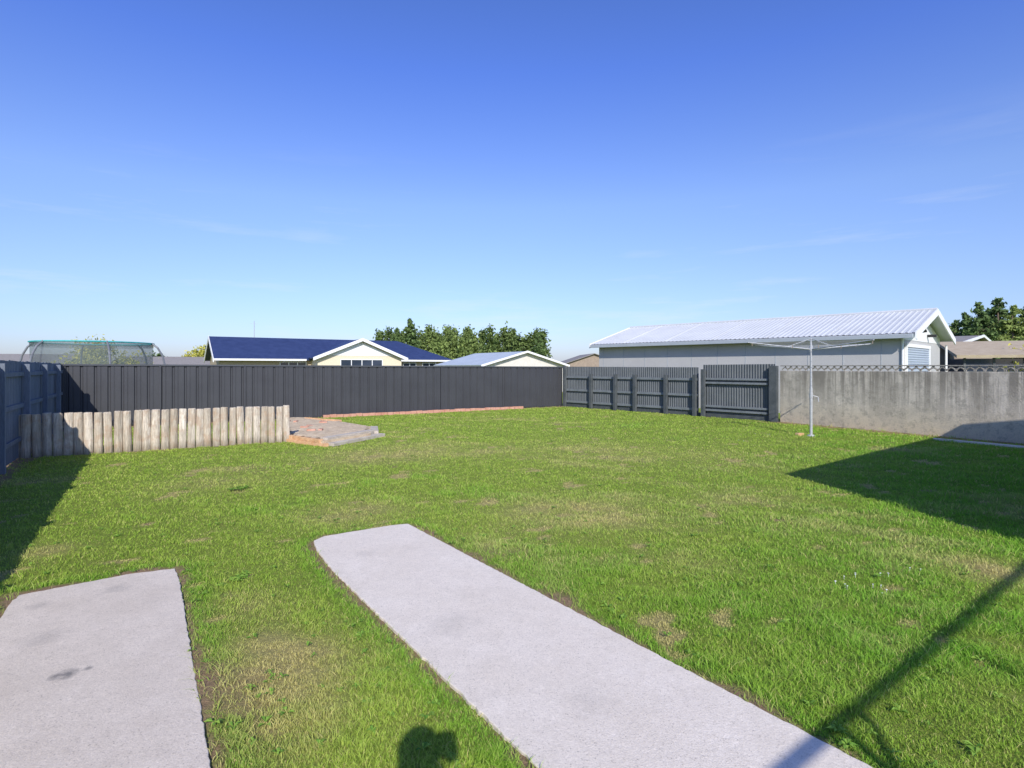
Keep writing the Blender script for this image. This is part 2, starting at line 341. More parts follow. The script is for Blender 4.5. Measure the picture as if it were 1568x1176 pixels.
# ------------------------------------------------------------------ back steel fence
def unit(a,b):
    dx,dy=b[0]-a[0],b[1]-a[1];L=math.hypot(dx,dy);return (dx/L,dy/L),L
def sheet_fence(name,A,B,h0,h1,period,prof,mat,parent,off=0,z0=.03):
    u,L=unit(A,B);n=(-u[1],u[0]);pts=[];t=0
    while t<L:
        for dt,dd in prof:
            if t+dt<=L: pts.append((t+dt,dd))
        t+=period
    vs=[]
    for s,dd in pts:
        x=A[0]+u[0]*s+n[0]*(dd+off);y=A[1]+u[1]*s+n[1]*(dd+off); hh=h0+(h1-h0)*s/L
        vs+=[(x,y,z0),(x,y,hh)]
    k=len(pts); return mesh(name,vs,[(2*i,2*i+2,2*i+3,2*i+1) for i in range(k-1)],mat,parent)
bf=empty('steel_panel_fence')
u,L=unit(BL,BR)
prof=[(0,0),(.10,0),(.125,.035),(.16,.035),(.185,0),(.26,0),(.268,.008),(.28,.008),(.288,0)]
sheet_fence('steel_panels',BL,BR,1.86,1.79,.33,prof,M_fence,bf)
g=G();s=0
while s<L+.01:
    hh=1.86-.07*s/L; g.box((BL[0]+u[0]*s+u[1]*.03,BL[1]+u[1]*s-u[0]*.03),u,.06,.08,hh+.005); s+=2.4 if s<12 else 2.9
g.obj('fence_posts',M_fence,bf,.004)
g=G(); v=[];
for s,hh in((-.05,1.86),(L+.03,1.79)):
    for b in(-.03,.07):
        for z in(-.02,.03): v.append((BL[0]+u[0]*s-u[1]*b,BL[1]+u[1]*s+u[0]*b,hh+z))
g.add(v,[(0,1,3,2),(4,6,7,5),(0,4,5,1),(2,3,7,6),(1,5,7,3),(0,2,6,4)])
g.obj('top_capping',M_fencecap,bf)
g=G(); uu=u
p0=gp(485,641); o=(BL[0]+u[1]*.32,BL[1]-u[0]*.32); s=(p0[0]-BL[0])/u[0]; e=s+ (gp(790,627)[0]-p0[0])/u[0]
while s<e:
    g.box((o[0]+u[0]*s,o[1]+u[1]*s),u,.225,.11,.11+random.uniform(-.012,.008),0,.008); s+=.235
g.obj('brick_edging',M_brickp,None,.006)
# ------------------------------------------------------------------ left timber fence
lf=empty('timber_paling_fence'); ul,Ll=unit(LF0,BL)
g=G();s=0
while s<Ll:
    hh=1.93-.05*s/Ll+random.uniform(-.012,.012); g.box((LF0[0]+ul[0]*s,LF0[1]+ul[1]*s),ul,.138,.02,hh,.02,.004); s+=.146
g.obj('palings',M_bluef,lf)
g=G();s=0
while s<Ll:
    g.box((LF0[0]+ul[0]*s+ul[1]*.13,LF0[1]+ul[1]*s-ul[0]*.13),ul,.1,.1,1.86); s+=2.3
g.obj('posts',M_bluef,lf,.006)
g=G()
for z in(.35,1.0,1.62): g.box((LF0[0]+ul[1]*.045,LF0[1]-ul[0]*.045),ul,Ll,.04,.085,z)
g.obj('rails',M_bluef,lf,.004)
# ------------------------------------------------------------------ log fence
g=G(); ug,Lg=unit(LG0,LG1); n=31; st=Lg/n; rl=[]
for i in range(n):
    n0=len(g.v)
    cx=LG0[0]+ug[0]*(i+.5)*st;cy=LG0[1]+ug[1]*(i+.5)*st; hh=.87+random.uniform(-.018,.012); r=st*.5*random.uniform(.88,1.0); ph=random.random()*6
    rings=[0,.25,.5,.75,.975,1.0]; K=12; vs=[]; lx,ly=random.uniform(-.02,.02),random.uniform(-.02,.02)
    for ri,t in enumerate(rings):
        rr=r*(1.03-.06*t)*(.92 if ri==5 else 1)
        for k in range(K):
            a=6.283*k/K; q=rr*(1+.06*math.sin(3*a+ph)+random.uniform(-.03,.03)); flat=.8
            X=q*math.cos(a);Y=q*math.sin(a)*flat
            vs.append((cx+ug[0]*X-ug[1]*Y+lx*t,cy+ug[1]*X+ug[0]*Y+ly*t,hh*t+(random.uniform(-.006,.006) if ri>3 else 0)))
    fs=[(a*K+k,a*K+(k+1)%K,(a+1)*K+(k+1)%K,(a+1)*K+k) for a in range(5) for k in range(K)]+[tuple(range(5*K,6*K))]
    g.add(vs,fs); rl+=[random.random()]*(len(g.v)-n0)
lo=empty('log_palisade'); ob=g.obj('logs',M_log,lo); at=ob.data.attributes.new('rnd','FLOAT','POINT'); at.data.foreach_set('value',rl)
g=G(); g.box((LG0[0]-ug[1]*.12,LG0[1]+ug[0]*.12),ug,Lg,.05,.12,.55); g.obj('back_rail',M_sleeper,lo)
# ------------------------------------------------------------------ raised bed
rb=empty('raised_garden_bed')
g=G(); g.poly(BED,0,.13); g.obj('soil_fill',M_soil,rb)
gx=np.arange(-7.6,-3.5,.12);gy=np.arange(12.8,19,.12);A,B=np.meshgrid(gx,gy)
ins=pip(A.ravel(),B.ravel(),BED)&(polyd(A.ravel(),B.ravel(),BED)>.06); Z=.15+.008*S3(A,B).ravel()+.008*S5(A,B).ravel()+.03*np.clip(polyd(A.ravel(),B.ravel(),BED),0,.6)
idx=np.arange(A.size).reshape(A.shape); fs=[]
for a in range(A.shape[0]-1):
    for b in range(A.shape[1]-1):
        qd=[idx[a,b],idx[a,b+1],idx[a+1,b+1],idx[a+1,b]]
        if all(ins[k] for k in qd): fs.append(tuple(int(k) for k in qd))
mesh('soil_surface',np.stack([A.ravel(),B.ravel(),Z],1).tolist(),fs,M_soil,rb,True)
def bricks(g,P,Q,z,c,skip=0):
    uu,LL=unit(P,Q);s=0
    while s<LL-.1:
        if random.random()>=skip: g.box((P[0]+uu[0]*s,P[1]+uu[1]*s),uu,.22,.11,.075,z,.012)
        s+=.232
g=G(); bricks(g,(-5.5,13.72),(-4.26,12.8),0,0); bricks(g,(-5.45,13.75),(-4.3,12.83),.08,0); bricks(g,(-6.6,18.1),(-5.2,17.2),.12,0,.2)
g.obj('orange_bricks',M_brick,rb,.006)
g=G()
for _ in range(8):
    x=random.uniform(-6.8,-4.6);y=random.uniform(14.5,18)
    if pip(np.array([x]),np.array([y]),BED)[0]:
        a=random.uniform(0,3); g.box((x,y),(math.cos(a),math.sin(a)),.22,.1,.05,.15,.012)
g.obj('loose_bricks',M_brickp,rb,.006)
g=G(); uu,LL=unit((-4.22,12.8),(-3.5,14.6)); 
g.box((-4.02,12.85),uu,2.0,.2,.08,0,.01); g.box((-4.22,13.0),uu,1.9,.2,.18,0,.01); g.box((-3.45,14.7),unit((-3.5,14.3),(-3.9,15.9))[0],1.3,.2,.15,.0,.01)
g.obj('timber_sleepers',M_sleeper,rb,.008)
# ------------------------------------------------------------------ dark corrugated fence with gates (right)
cf=empty('corrugated_iron_fence'); ud,Ld=unit(BR,GATE)
pc=[]; 
for k in range(8): pc.append((k*.095/8,.013*math.sin(2*math.pi*k/8)))
def along(px):
    k=(px-CX)/F
    return (k*BR[1]-BR[0])/(ud[0]-k*ud[1])
tA=along(1070);tB=along(1076)
P=lambda t:(BR[0]+ud[0]*t,BR[1]+ud[1]*t)
sheet_fence('corrugated_sheets',P(0.05),P(tA),1.82,1.79,.095,pc,M_corr,cf,0,.12)
sheet_fence('corrugated_gate_sheets',P(tB),P(Ld-.12),1.88,1.90,.095,pc,M_corr,cf,.03,.12)
nrm=(ud[1],-ud[0])
if nrm[0]*(-P(2)[0])+nrm[1]*(-P(2)[1])<0: nrm=(-nrm[0],-nrm[1])
g=G()
def fbox(g,t,w,h,off,dep,z0):
    o=P(t); a=(o[0]+nrm[0]*off,o[1]+nrm[1]*off)
    sgn=1 if (-ud[1]*nrm[0]+ud[0]*nrm[1])>0 else -1
    g.box(a,ud,w,dep*sgn,h,z0)
for px,hh in((866,1.86),(906,1.5),(943,1.5),(973,1.5),(1020,1.5),(1064,1.52),(1077,1.72)):
    fbox(g,along(px),.13,hh,.07,.12,0)
fbox(g,Ld-.26,.26,1.84,.0,.14,0)
g.obj('posts',M_rail,cf,.006)
g=G()
for z in(.2,.72,1.30): fbox(g,.12,tA-.15,.09,.025,.045,z)
for z in(.22,.36,1.20,1.34): fbox(g,tB+.12,Ld-tB-.45,.07,.025,.045,z)
g.obj('rails',nm('grey_rail',(.13,.15,.16),(.21,.23,.24),4,.7,.3),cf,.004)
g=G(); fbox(g,.1,Ld-.3,.13,-.02,.03,.0); g.obj('kick_board',M_rail,cf)
# ------------------------------------------------------------------ concrete wall
cw=empty('concrete_block_wall'); uw,Lw=unit(GATE,WALLE)
g=G()
g.box((GATE[0]+uw[0]*.05,GATE[1]+uw[1]*.05),uw,Lw,.16,1.68); g.obj('wall_panels',M_wall,cw,.01)
g=G()
s=.1; z=1.68
while s<Lw-.2:
    c=Vector((GATE[0]+uw[0]*(s+.1)-uw[1]*.05,GATE[1]+uw[1]*(s+.1)+uw[0]*.05,z))
    def arc(ctr,r,a0,a1,K=7):
        pr=None
        for i in range(K+1):
            a=a0+(a1-a0)*i/K; q=ctr+Vector((uw[0]*math.cos(a)*r,uw[1]*math.cos(a)*r,math.sin(a)*r))
            if pr is not None: g.tube(pr,q,.018,n=5)
            pr=q
    arc(c+Vector((0,0,.012)),.09,0,math.pi); arc(c+Vector((uw[0]*.1,uw[1]*.1,.145)),.09,math.pi,2*math.pi,5)
    s+=.2
g.box((GATE[0]+uw[0]*.05-uw[1]*.02,GATE[1]+uw[1]*.05+uw[0]*.02),uw,Lw-.1,.06,.03,1.822)
g.obj('lattice_top',nm('dark_weathered_block',(.20,.185,.155),(.42,.385,.33),8,.95,.4),cw)
g=G(); a=gp(1428,674);b=gp(1568,687); ub,Lb=unit(a,b); g.box(a,ub,Lb+2,.12,.05,0,.0); g.obj('concrete_edging',M_conc,None,.008)
# ------------------------------------------------------------------ clothesline
cl=empty('rotary_clothesline'); bx,by=gp(1242,668)
g=G(); g.tube((bx,by,0),(bx,by,1.25),.036,n=12); g.tube((bx,by,1.25),(bx,by,2.55),.026,n=12); g.obj('pole',M_galv,cl,smooth=False)
g=G(); g.tube((bx,by,2.2),(bx,by,2.36),.045,n=12); g.tube((bx,by,1.0),(bx,by,1.12),.045,n=12); g.tube((bx+.04,by,1.06),(bx+.16,by-.04,1.02),.01); g.tube((bx+.16,by-.04,1.02),(bx+.17,by-.05,.9),.014)
g.tube((bx,by,0),(bx,by,.04),.1,.08,n=14)
g.obj('hub_and_winder',M_galv,cl)
g=G(); g.box((bx-.32,by+.02),(.9,.4),.22,.11,.07,0,.01); g.obj('loose_brick',M_brick,None,.006)
g=G(); tips=[]
for k in range(4):
    a=math.radians(14)+k*math.pi/2; dx,dy=math.cos(a),math.sin(a); l=1.9
    p0=Vector((bx,by,2.26)); p1=Vector((bx+dx*l,by+dy*l,2.42)); g.tube(p0,p1,.018,.014,8); tips.append((p0,p1))
    g.tube((bx,by,2.54),p0.lerp(p1,.38),.009,n=6)
g.obj('arms',M_galv,cl)
g=G()
for f in(.35,.5,.64,.77,.89,.99):
    for k in range(4):
        a=tips[k][0].lerp(tips[k][1],f);b=tips[(k+1)%4][0].lerp(tips[(k+1)%4][1],f); mid=(a+b)/2-Vector((0,0,.015)); g.tube(a,mid,.0035,n=4); g.tube(mid,b,.0035,n=4)
g.obj('wires',M_galv,cl)
g=G()
for k in range(7):
    f=random.choice((.5,.77,.99)); i=random.randrange(4); a=tips[i][0].lerp(tips[i][1],f);b=tips[(i+1)%4][0].lerp(tips[(i+1)%4][1],f); c=a.lerp(b,random.uniform(.1,.9)); g.tube(c-Vector((0,0,.07)),c+Vector((0,0,.02)),.009,n=5)
g.obj('pegs',M_brownwall,cl)
# ------------------------------------------------------------------ building helpers
def pt(o,u,a,b,z): return (o[0]+u[0]*a-u[1]*b,o[1]+u[1]*a+u[0]*b,z)
def slab_roof(g,q,th=.1):
    v=[Vector(p) for p in q]; nn=(v[1]-v[0]).cross(v[3]-v[0]).normalized()
    if nn.z<0: nn=-nn
    w=[p-nn*th for p in v]; g.add(v+w,[(0,1,2,3),(7,6,5,4),(0,4,5,1),(1,5,6,2),(2,6,7,3),(3,7,4,0)])
def window(par,o,u,a,b,z,w,h,side=-1,n=2):
    gf=G();gg=G(); dd=.05*side; 
    t=.06
    for (aa,zz,ww,hh) in [(a,z,w,t),(a,z+h-t,w,t)]+[(a+i*(w-t)/n,z+t,t,h-2*t) for i in range(n+1)]:
        c=pt(o,u,aa,b,0); gf.box(c[:2],u,ww,dd,hh,zz)
    c=pt(o,u,a,b,0); gg.box(c[:2],u,w,.025*side,h-.02,z+.01)
    gf.obj('window_frame',M_white,par); gg.obj('window_glass',M_glass,par)
def barge(g,a,b,dn,off):
    a=Vector(a);b=Vector(b);dn=Vector((0,0,-dn));off=Vector(off)
    g.add([a,b,b+dn,a+dn,a+off,b+off,b+dn+off,a+dn+off],[(0,1,2,3),(7,6,5,4),(0,4,5,1),(3,2,6,7),(0,3,7,4),(1,5,6,2)])
# --- big grey shed right
sh=empty('grey_gabled_shed'); V2,_=unit((0,0),(-.69,.724))
O=(13.3,19.4); LS=12.9; W=6.3; EH=2.97; RH=3.93
def SP(a,b,z): return pt(O,V2,a,-b,z)
g=G(); 
A=[SP(0,0,0),SP(0,W,0),SP(0,W,EH),SP(0,W/2,RH-.12),SP(0,0,EH)];B=[SP(LS,0,0),SP(LS,W,0),SP(LS,W,EH),SP(LS,W/2,RH-.12),SP(LS,0,EH)]
g.add(A+B,[(0,1,2,3,4),(9,8,7,6,5),(0,4,9,5),(1,6,7,2)]); g.obj('walls',M_shedwall,sh)
g=G(); s=.6
while s<LS:
    g.box(SP(s,0,0)[:2],V2,.015,.010,EH-.02,.0); s+=1.2
g.obj('cladding_joints',M_gutter,sh)
g=G(); sl=(RH-EH)/(W/2); ov=.35; el=.45
def corr_roof(b0,z0,b1,z1):
    vs=[];a=-el;per=.19;k=0
    while a<LS+.3:
        for da,dz in((0,0),(.03,.016),(.075,.016),(.105,0)):
            vs+=[SP(a+da,b0,z0+dz),SP(a+da,b1,z1+dz)]
        a+=per
    n=len(vs)//2; g.add(vs,[(2*i,2*i+2,2*i+3,2*i+1) for i in range(n-1)])
corr_roof(-ov,EH-sl*ov+.07,W/2,RH+.01); corr_roof(W+ov,EH-sl*ov+.07,W/2,RH+.01)
slab_roof(g,[SP(-el,-ov,EH-sl*ov+.05),SP(LS+.3,-ov,EH-sl*ov+.05),SP(LS+.3,W/2,RH-.01),SP(-el,W/2,RH-.01)],.05)
slab_roof(g,[SP(-el,W+ov,EH-sl*ov+.05),SP(LS+.3,W+ov,EH-sl*ov+.05),SP(LS+.3,W/2,RH-.01),SP(-el,W/2,RH-.01)],.05)
g.obj('roof',M_wroof,sh)
g=G(); g.tube(SP(-el,W/2,RH+.02),SP(LS+.3,W/2,RH+.02),.07,n=6)
s=2.2
while s<LS: g.tube(SP(s,-ov,EH-sl*ov+.09),SP(s,W/2,RH+.03),.014,n=4); s+=2.25
g.obj('ridge_cap_and_seams',M_wroof,sh)
g=G(); g.box(SP(-el+.05,-ov-.0,0)[:2],V2,LS+.6,.12,.14,EH-sl*ov-.10); g.obj('gutter',M_gutter,sh,.01)
g=G()
slab_roof(g,[SP(-.35,-ov+.03,EH-sl*ov-.06),SP(LS+.2,-ov+.03,EH-sl*ov-.06),SP(LS+.2,-.003,EH-sl*ov-.06),SP(-.35,-.003,EH-sl*ov-.06)],.02); g.obj('soffit',M_white,sh)
g=G()
for b0,b1 in((-ov-.02,W/2),(W+ov+.02,W/2)):
    barge(g,SP(-el-.03,b0,EH-sl*ov+.10),SP(-el-.03,b1,RH+.05),.24,(V2[0]*.04,V2[1]*.04,0))
    barge(g,SP(LS+.3,b0,EH-sl*ov+.10),SP(LS+.3,b1,RH+.05),.22,(V2[0]*.04,V2[1]*.04,0))
g.obj('bargeboards',M_white,sh)
g=G(); g.add([SP(-.012,.05,2.75),SP(-.012,W-.05,2.75),SP(-.012,W-.05,EH),SP(-.012,W/2,RH-.2),SP(-.012,.05,EH)],[(0,1,2,3,4)]); 
g.tube(SP(-.03,W/2,3.35),SP(-.08,W/2,3.35),.2,n=16); g.obj('gable_panel',M_white,sh)
g=G(); g.tube(SP(-.081,W/2,3.35),SP(-.09,W/2,3.35),.14,n=16); g.box(SP(-.3,W*.62,0)[:2],V2,.3,.1,.1,2.95);g.tube(SP(-.35,W*.3,3.1),SP(-.1,W*.3,3.05),.05,.03,10); g.obj('vent_and_camera',M_black,sh)
g=G(); z=0.02
while z<2.45:
    g.tube(SP(-.02,.55,z+.04),SP(-.02,4.0,z+.04),.042,n=6); z+=.085
g.obj('roller_door',M_door,sh)
g=G()
for a,b in((.38,.55),(4.0,4.2)): 
    g.box(SP(-.06,b,0)[:2],V2,.07,b-a,2.5,0)
g.box(SP(-.07,4.2,0)[:2],V2,.06,3.82,.12,2.5); g.tube(SP(-.2,W+.1,0),SP(-.2,W+.1,2.7),.04); g.tube(SP(-.03,-.04,0),SP(-.03,-.04,2.75),.035)
g.obj('door_frame_and_downpipes',M_white,sh)
# --- blue roof house
bh=empty('blue_roof_house'); O2=(-.515*44,44.0); 
def HP(a,b,z): return pt(O2,U,a,b,z)
Lh=19.5;Wh=8.0;e=2.65;rz=4.35
g=G(); A=[HP(0,0,0),HP(0,Wh,0),HP(0,Wh,e),HP(0,Wh/2,rz-.15),HP(0,0,e)];B=[HP(Lh,0,0),HP(Lh,Wh,0),HP(Lh,Wh,e),HP(Lh,0,e)]
g.add(A+B,[(0,4,3,2,1),(0,5,8,4),(5,6,7,8),(1,2,7,6)]); 
g.obj('walls',M_tan,bh)
g=G(); sl=(rz-e)/(Wh/2); ov=.5
slab_roof(g,[HP(-.4,-ov,e-sl*ov),HP(Lh+ov,-ov,e-sl*ov),HP(Lh-3.5,Wh/2,rz),HP(-.4,Wh/2,rz)],.1)
slab_roof(g,[HP(-.4,Wh+ov,e-sl*ov),HP(Lh+ov,Wh+ov,e-sl*ov),HP(Lh-3.5,Wh/2,rz),HP(-.4,Wh/2,rz)],.1)
g.add([HP(Lh+ov,-ov,e-sl*ov),HP(Lh+ov,Wh+ov,e-sl*ov),HP(Lh-3.5,Wh/2,rz)],[(0,1,2)])
a0,a1=6.9,14.0; am=(a0+a1)/2; fb=-2.2; gz=4.15
sg=(gz-e)/((a1-a0)/2)
for aa in(a0-.35,a1+.35):
    slab_roof(g,[HP(aa,fb-.4,e-sg*.35+.05),HP(am,fb-.4,gz),HP(am,Wh/2-.3,gz),HP(aa,1.5,e-sg*.35+.05)],.1)
g.obj('roof',M_blueroof,bh)
g=G(); g.add([HP(a0,fb,0),HP(a1,fb,0),HP(a1,fb,e),HP(am,fb,gz-.12),HP(a0,fb,e),HP(a0,0,0),HP(a0,0,e),HP(a1,0,0),HP(a1,0,e)],[(0,1,2,3,4),(0,4,6,5),(1,7,8,2)]); g.obj('wing_walls',M_cream,bh)
g=G()
for aa in(a0-.45,a1+.45): barge(g,HP(aa,fb-.46,e-sg*.45+.12),HP(am,fb-.46,gz+.07),.26,(-U[1]*.05,U[0]*.05,0))
for b0 in(-ov,Wh+ov): barge(g,HP(-.46,b0,e-sl*ov+.04),HP(-.46,Wh/2,rz+.05),.3,(U[0]*.05,U[1]*.05,0))
g.box(HP(-.4,-ov-.06,0)[:2],U,a0-.1,.05,.15,e-sl*ov-.13); g.box(HP(a1+.5,-ov-.06,0)[:2],U,Lh-a1,.05,.15,e-sl*ov-.13)
g.add([HP(a0+.7,fb-.02,e+.1),HP(a1-.7,fb-.02,e+.1),HP(am,fb-.02,gz-.25)],[(0,1,2)])
g.obj('white_fascias',M_white,bh)
window(bh,O2,U,8.7,fb,1.1,3.6,1.35,-1,4); window(bh,O2,U,4.4,0,1.2,2.1,1.05,-1,3); window(bh,O2,U,15.0,0,1.2,1.3,1.0,-1,2); window(bh,O2,U,16.9,0,1.2,1.4,1.0,-1,2)
g=G(); g.tube(HP(3.2,5,3.5),HP(3.2,5,5.85),.03,n=6); g.tube(HP(2.9,5,5.6),HP(3.5,5,5.6),.01,n=4); g.obj('aerial',M_galv,bh)
def simple_gable(name,O3,u3,a_len,w,e,r,mw,mr,ov=.3,fascia=True):
    em=empty(name); Q=lambda a,b,z: pt(O3,u3,a,b,z); s=(r-e)/(w/2)
    g=G(); A=[Q(0,0,0),Q(w,0,0),Q(w,0,e),Q(w/2,0,r-.08),Q(0,0,e)];B=[Q(0,a_len,0),Q(w,a_len,0),Q(w,a_len,e),Q(w/2,a_len,r-.08),Q(0,a_len,e)]
    g.add(A+B,[(0,1,2,3,4),(9,8,7,6,5),(0,4,9,5),(1,6,7,2)]); g.obj('walls',mw,em)
    g=G()
    for aa in(-ov,w+ov): slab_roof(g,[Q(aa,-ov,e-s*ov+.02),Q(w/2,-ov,r),Q(w/2,a_len+ov,r),Q(aa,a_len+ov,e-s*ov+.02)],.06)
    g.obj('roof',mr,em)
    if fascia:
        g=G()
        for aa in(-ov-.04,w+ov+.04): barge(g,Q(aa,-ov-.05,e-s*ov+.03),Q(w/2,-ov-.05,r+.04),.14,(-u3[1]*.04,u3[0]*.04,0))
        g.obj('bargeboards',M_white,em)
    return em,Q
simple_gable('pale_garage',((740-784)/F*38,38.0),U,7,6.7,2.0,2.9,nm('off_white_wall',(.62,.59,.53),(.70,.67,.61),3,.7,.1),M_lroof)
simple_gable('grey_roof_house',((868-784)/F*60,62.0),(1,.05),9,6.4,2.2,3.3,M_brownwall,M_groof,fascia=False)
simple_gable('low_roof_house',(-39.5,60.0),(.35,-.94),22,8,1.9,2.85,M_tan,M_groof,fascia=False)
simple_gable('low_roof_house',(-62,62.0),(.3,-.95),14,8,2.2,3.2,M_brownwall,M_groof,fascia=False)
# --- right brown house with glazed sunroom
rh,Q=simple_gable('brown_sunroom_house',(20.8,27.0),(.72,.69),5,16,2.9,3.6,M_brownwall,M_groof,fascia=True)
rr=empty('sunroom'); O4=(19.2,24.2); 
g=G(); c=O4; g.box(c,(.9,-.43),9,3,1.0); g.obj('base_wall',M_brownwall,rr)
g=G(); g.box(c,(.9,-.43),9,3,1.15,1.0); g.obj('glazing',M_glass,rr)
g=G()
for k in range(10): g.box((c[0]+.9*k*.99+.43*-.02,c[1]-.43*k*.99-.03),(.9,-.43),.08,.05,1.2,1.0)
g.box((c[0]-.02,c[1]-.06),(.9,-.43),9.1,.06,.08,1.55)
g.obj('mullions',M_rail,rr)
g=G(); slab_roof(g,[pt(c,(.9,-.43),-.3,-.35,2.3),pt(c,(.9,-.43),9.3,-.35,2.3),pt(c,(.9,-.43),9.3,3.2,3.0),pt(c,(.9,-.43),-.3,3.2,3.0)],.12); g.obj('roof',nm('tan_roof',(.38,.30,.20),(.48,.40,.28),3,.7,.1),rr)
# ------------------------------------------------------------------ trampoline
tr=empty('trampoline'); tx,ty=-14.9,20.3; Rr=2.0
g=G()
def ring(g,r,z,t,n=36,m=6):
    p=[Vector((tx+r*math.cos(6.283*i/n),ty+r*math.sin(6.283*i/n),z)) for i in range(n)]
    for i in range(n): g.tube(p[i],p[(i+1)%n],t,n=m)
ring(g,Rr,.9,.04); 
for k in range(6):
    a=k*math.pi/3+.3; c,s=math.cos(a),math.sin(a)
    pr=None
    for rr_,z in((Rr+.05,0),(Rr+.15,1.0),(Rr+.22,1.8),(Rr+.14,2.2),(Rr-.02,2.5),(Rr-.22,2.66)):
        q=Vector((tx+c*rr_,ty+s*rr_,z)); 
        if pr is not None: g.tube(pr,q,.034,n=7)
        pr=q
g.obj('frame',M_tframe,tr)
g=G(); ring(g,Rr-.2,2.655,.024); ring(g,Rr-.1,.93,.1,36,6); g.obj('teal_rings',M_teal,tr)
n=40; v=[];f=[]
for i in range(n):
    for z,r_ in((.95,Rr-.25),(2.64,Rr-.22)): v.append((tx+r_*math.cos(6.283*i/n),ty+r_*math.sin(6.283*i/n),z))
f=[(2*i,2*((i+1)%n),2*((i+1)%n)+1,2*i+1) for i in range(n)]; mesh('net',v,f,M_net,tr)
v=[];f=[]
for i in range(n):
    for z,r_ in((2.50,Rr-.215),(2.63,Rr-.208)): v.append((tx+r_*math.cos(6.283*i/n),ty+r_*math.sin(6.283*i/n),z))
f=[(2*i,2*((i+1)%n),2*((i+1)%n)+1,2*i+1) for i in range(n)]; mesh('net_hem',v,f,M_net,tr)
mesh('mat',[(tx+(Rr-.1)*math.cos(6.283*i/n),ty+(Rr-.1)*math.sin(6.283*i/n),.9) for i in range(n)],[tuple(range(n))],M_black,tr)
# ------------------------------------------------------------------ trees
def leaves(name,P,size,mat,rnd,parent,flat=0):
    n=len(P); d1=R.normal(size=(n,3)); d1/=np.linalg.norm(d1,axis=1)[:,None]; d2=R.normal(size=(n,3)); d2-= (d1*d2).sum(1)[:,None]*d1; d2/=np.linalg.norm(d2,axis=1)[:,None]
    s=size*R.uniform(.5,1.3,n)[:,None]; q=np.stack([P-d1*s,P-d2*s*.45,P+d1*s,P+d2*s*.45],1).reshape(-1,3)
    npmesh(name,q,np.arange(4*n),np.full(n,4),mat,{'rnd':np.repeat(np.clip(rnd,0,1),4)},parent)
def conifer(name,x,y,h,rad,mat,leaf=.2,dens=1.0,z0=.08):
    e=empty(name); g=G(); g.tube((x,y,0),(x,y,h*.98),rad*.09+.06,.02,8); P=[];rn=[]
    nb=int(h*10)
    for i in range(nb):
        t=(i+random.random())/nb; z=h*(z0+(1-z0)*t); l=rad*(1-t)**.85*random.uniform(.6,1.15)+.12; a=random.uniform(0,6.283)
        ex,ey=x+math.cos(a)*l,y+math.sin(a)*l; ez=z-l*.12+random.uniform(-.1,.25)*l
        g.tube((x,y,z),(ex,ey,ez),.03,.01,4); k=int((10+l*24)*dens); br=random.random()
        tt=R.uniform(.15,1.05,k)**.8; w=.10+.22*l*(1-.6*tt)
        P.append(np.stack([x+(ex-x)*tt+R.normal(0,1,k)*w*.6,y+(ey-y)*tt+R.normal(0,1,k)*w*.6,z+(ez-z)*tt-np.abs(R.normal(0,1,k))*w*.7+.05],1)); rn.append(np.clip(.25+.5*br+R.normal(0,.15,k)+.2*tt-.1,0,1))
    g.obj('trunk_and_limbs',M_bark,e); leaves('foliage',np.concatenate(P),leaf,mat,np.concatenate(rn),e)
def broadleaf(name,x,y,h,rad,mat,leaf=.15,nc=26,k=150,base=.3):
    e=empty(name); g=G(); g.tube((x,y,0),(x,y,h*.5),.02*h+.03,.05,8); P=[];rn=[]
    for i in range(nc):
        a=random.uniform(0,6.283); ph=random.uniform(-.6,1.4); rr_=random.uniform(.45,1.0)
        cx=x+math.cos(a)*math.cos(ph)*rad*rr_; cy=y+math.sin(a)*math.cos(ph)*rad*rr_; cz=h*(base+(1-base)/2)+math.sin(ph)*h*(1-base)/2*rr_*.9
        g.tube((x,y,h*random.uniform(.25,.5)),(cx,cy,cz),.03,.01,5); cr=rad*random.uniform(.2,.38); br=random.random()
        pp=R.normal(0,1,(k,3)); pp*= (cr*.5); P.append(pp+np.array([cx,cy,cz])); rn.append(np.clip(.15+.6*br+pp[:,2]/cr*.25+R.normal(0,.12,k),0,1))
    g.obj('trunk_and_limbs',M_bark,e); leaves('foliage',np.concatenate(P),leaf,mat,np.concatenate(rn),e)
def at(px,D): return ((px-CX)/F*D,D)
def hy(py,D): return H+(HY-py)/F*D
conifer('spruce_tree',*at(628,85),hy(489,85),2.6,M_leafd,.3,1.3)
conifer('spruce_tree',*at(825,88),hy(511,88),2.0,M_leafd,.28,1.3)
conifer('spruce_tree',*at(608,86),hy(503,86),2.0,M_leafd,.28,1.3)
def row():
    P=[];rn=[];g=G()
    px=582
    while px<834:
        D=random.uniform(86,98); x,y=at(px,D); top=random.uniform(504,520) if px>645 else random.uniform(509,520); h=hy(top,D); lt=.45 if 645<px<735 else .2
        for i in range(34):
            t=random.random(); z=h*(.15+.85*t); r_=1.7*(1-t)**.9+.06; a=random.uniform(0,6.283); k=44; pp=R.normal(0,1,(k,3))*np.array([.32,.32,.5])
            P.append(pp+np.array([x+math.cos(a)*r_*random.random(),y+math.sin(a)*r_*random.random(),z])); rn.append(np.clip(lt+random.uniform(-.15,.4)+R.normal(0,.12,k),0,1))
        g.tube((x,y,0),(x,y,h),.2,.03,5); px+=random.uniform(8,13)
    e=empty('distant_tree_row'); g.obj('trunks',M_bark,e); leaves('foliage',np.concatenate(P),.3,leafmat('row_foliage',(.05,.09,.03),(.30,.39,.12)),np.concatenate(rn),e)
row()
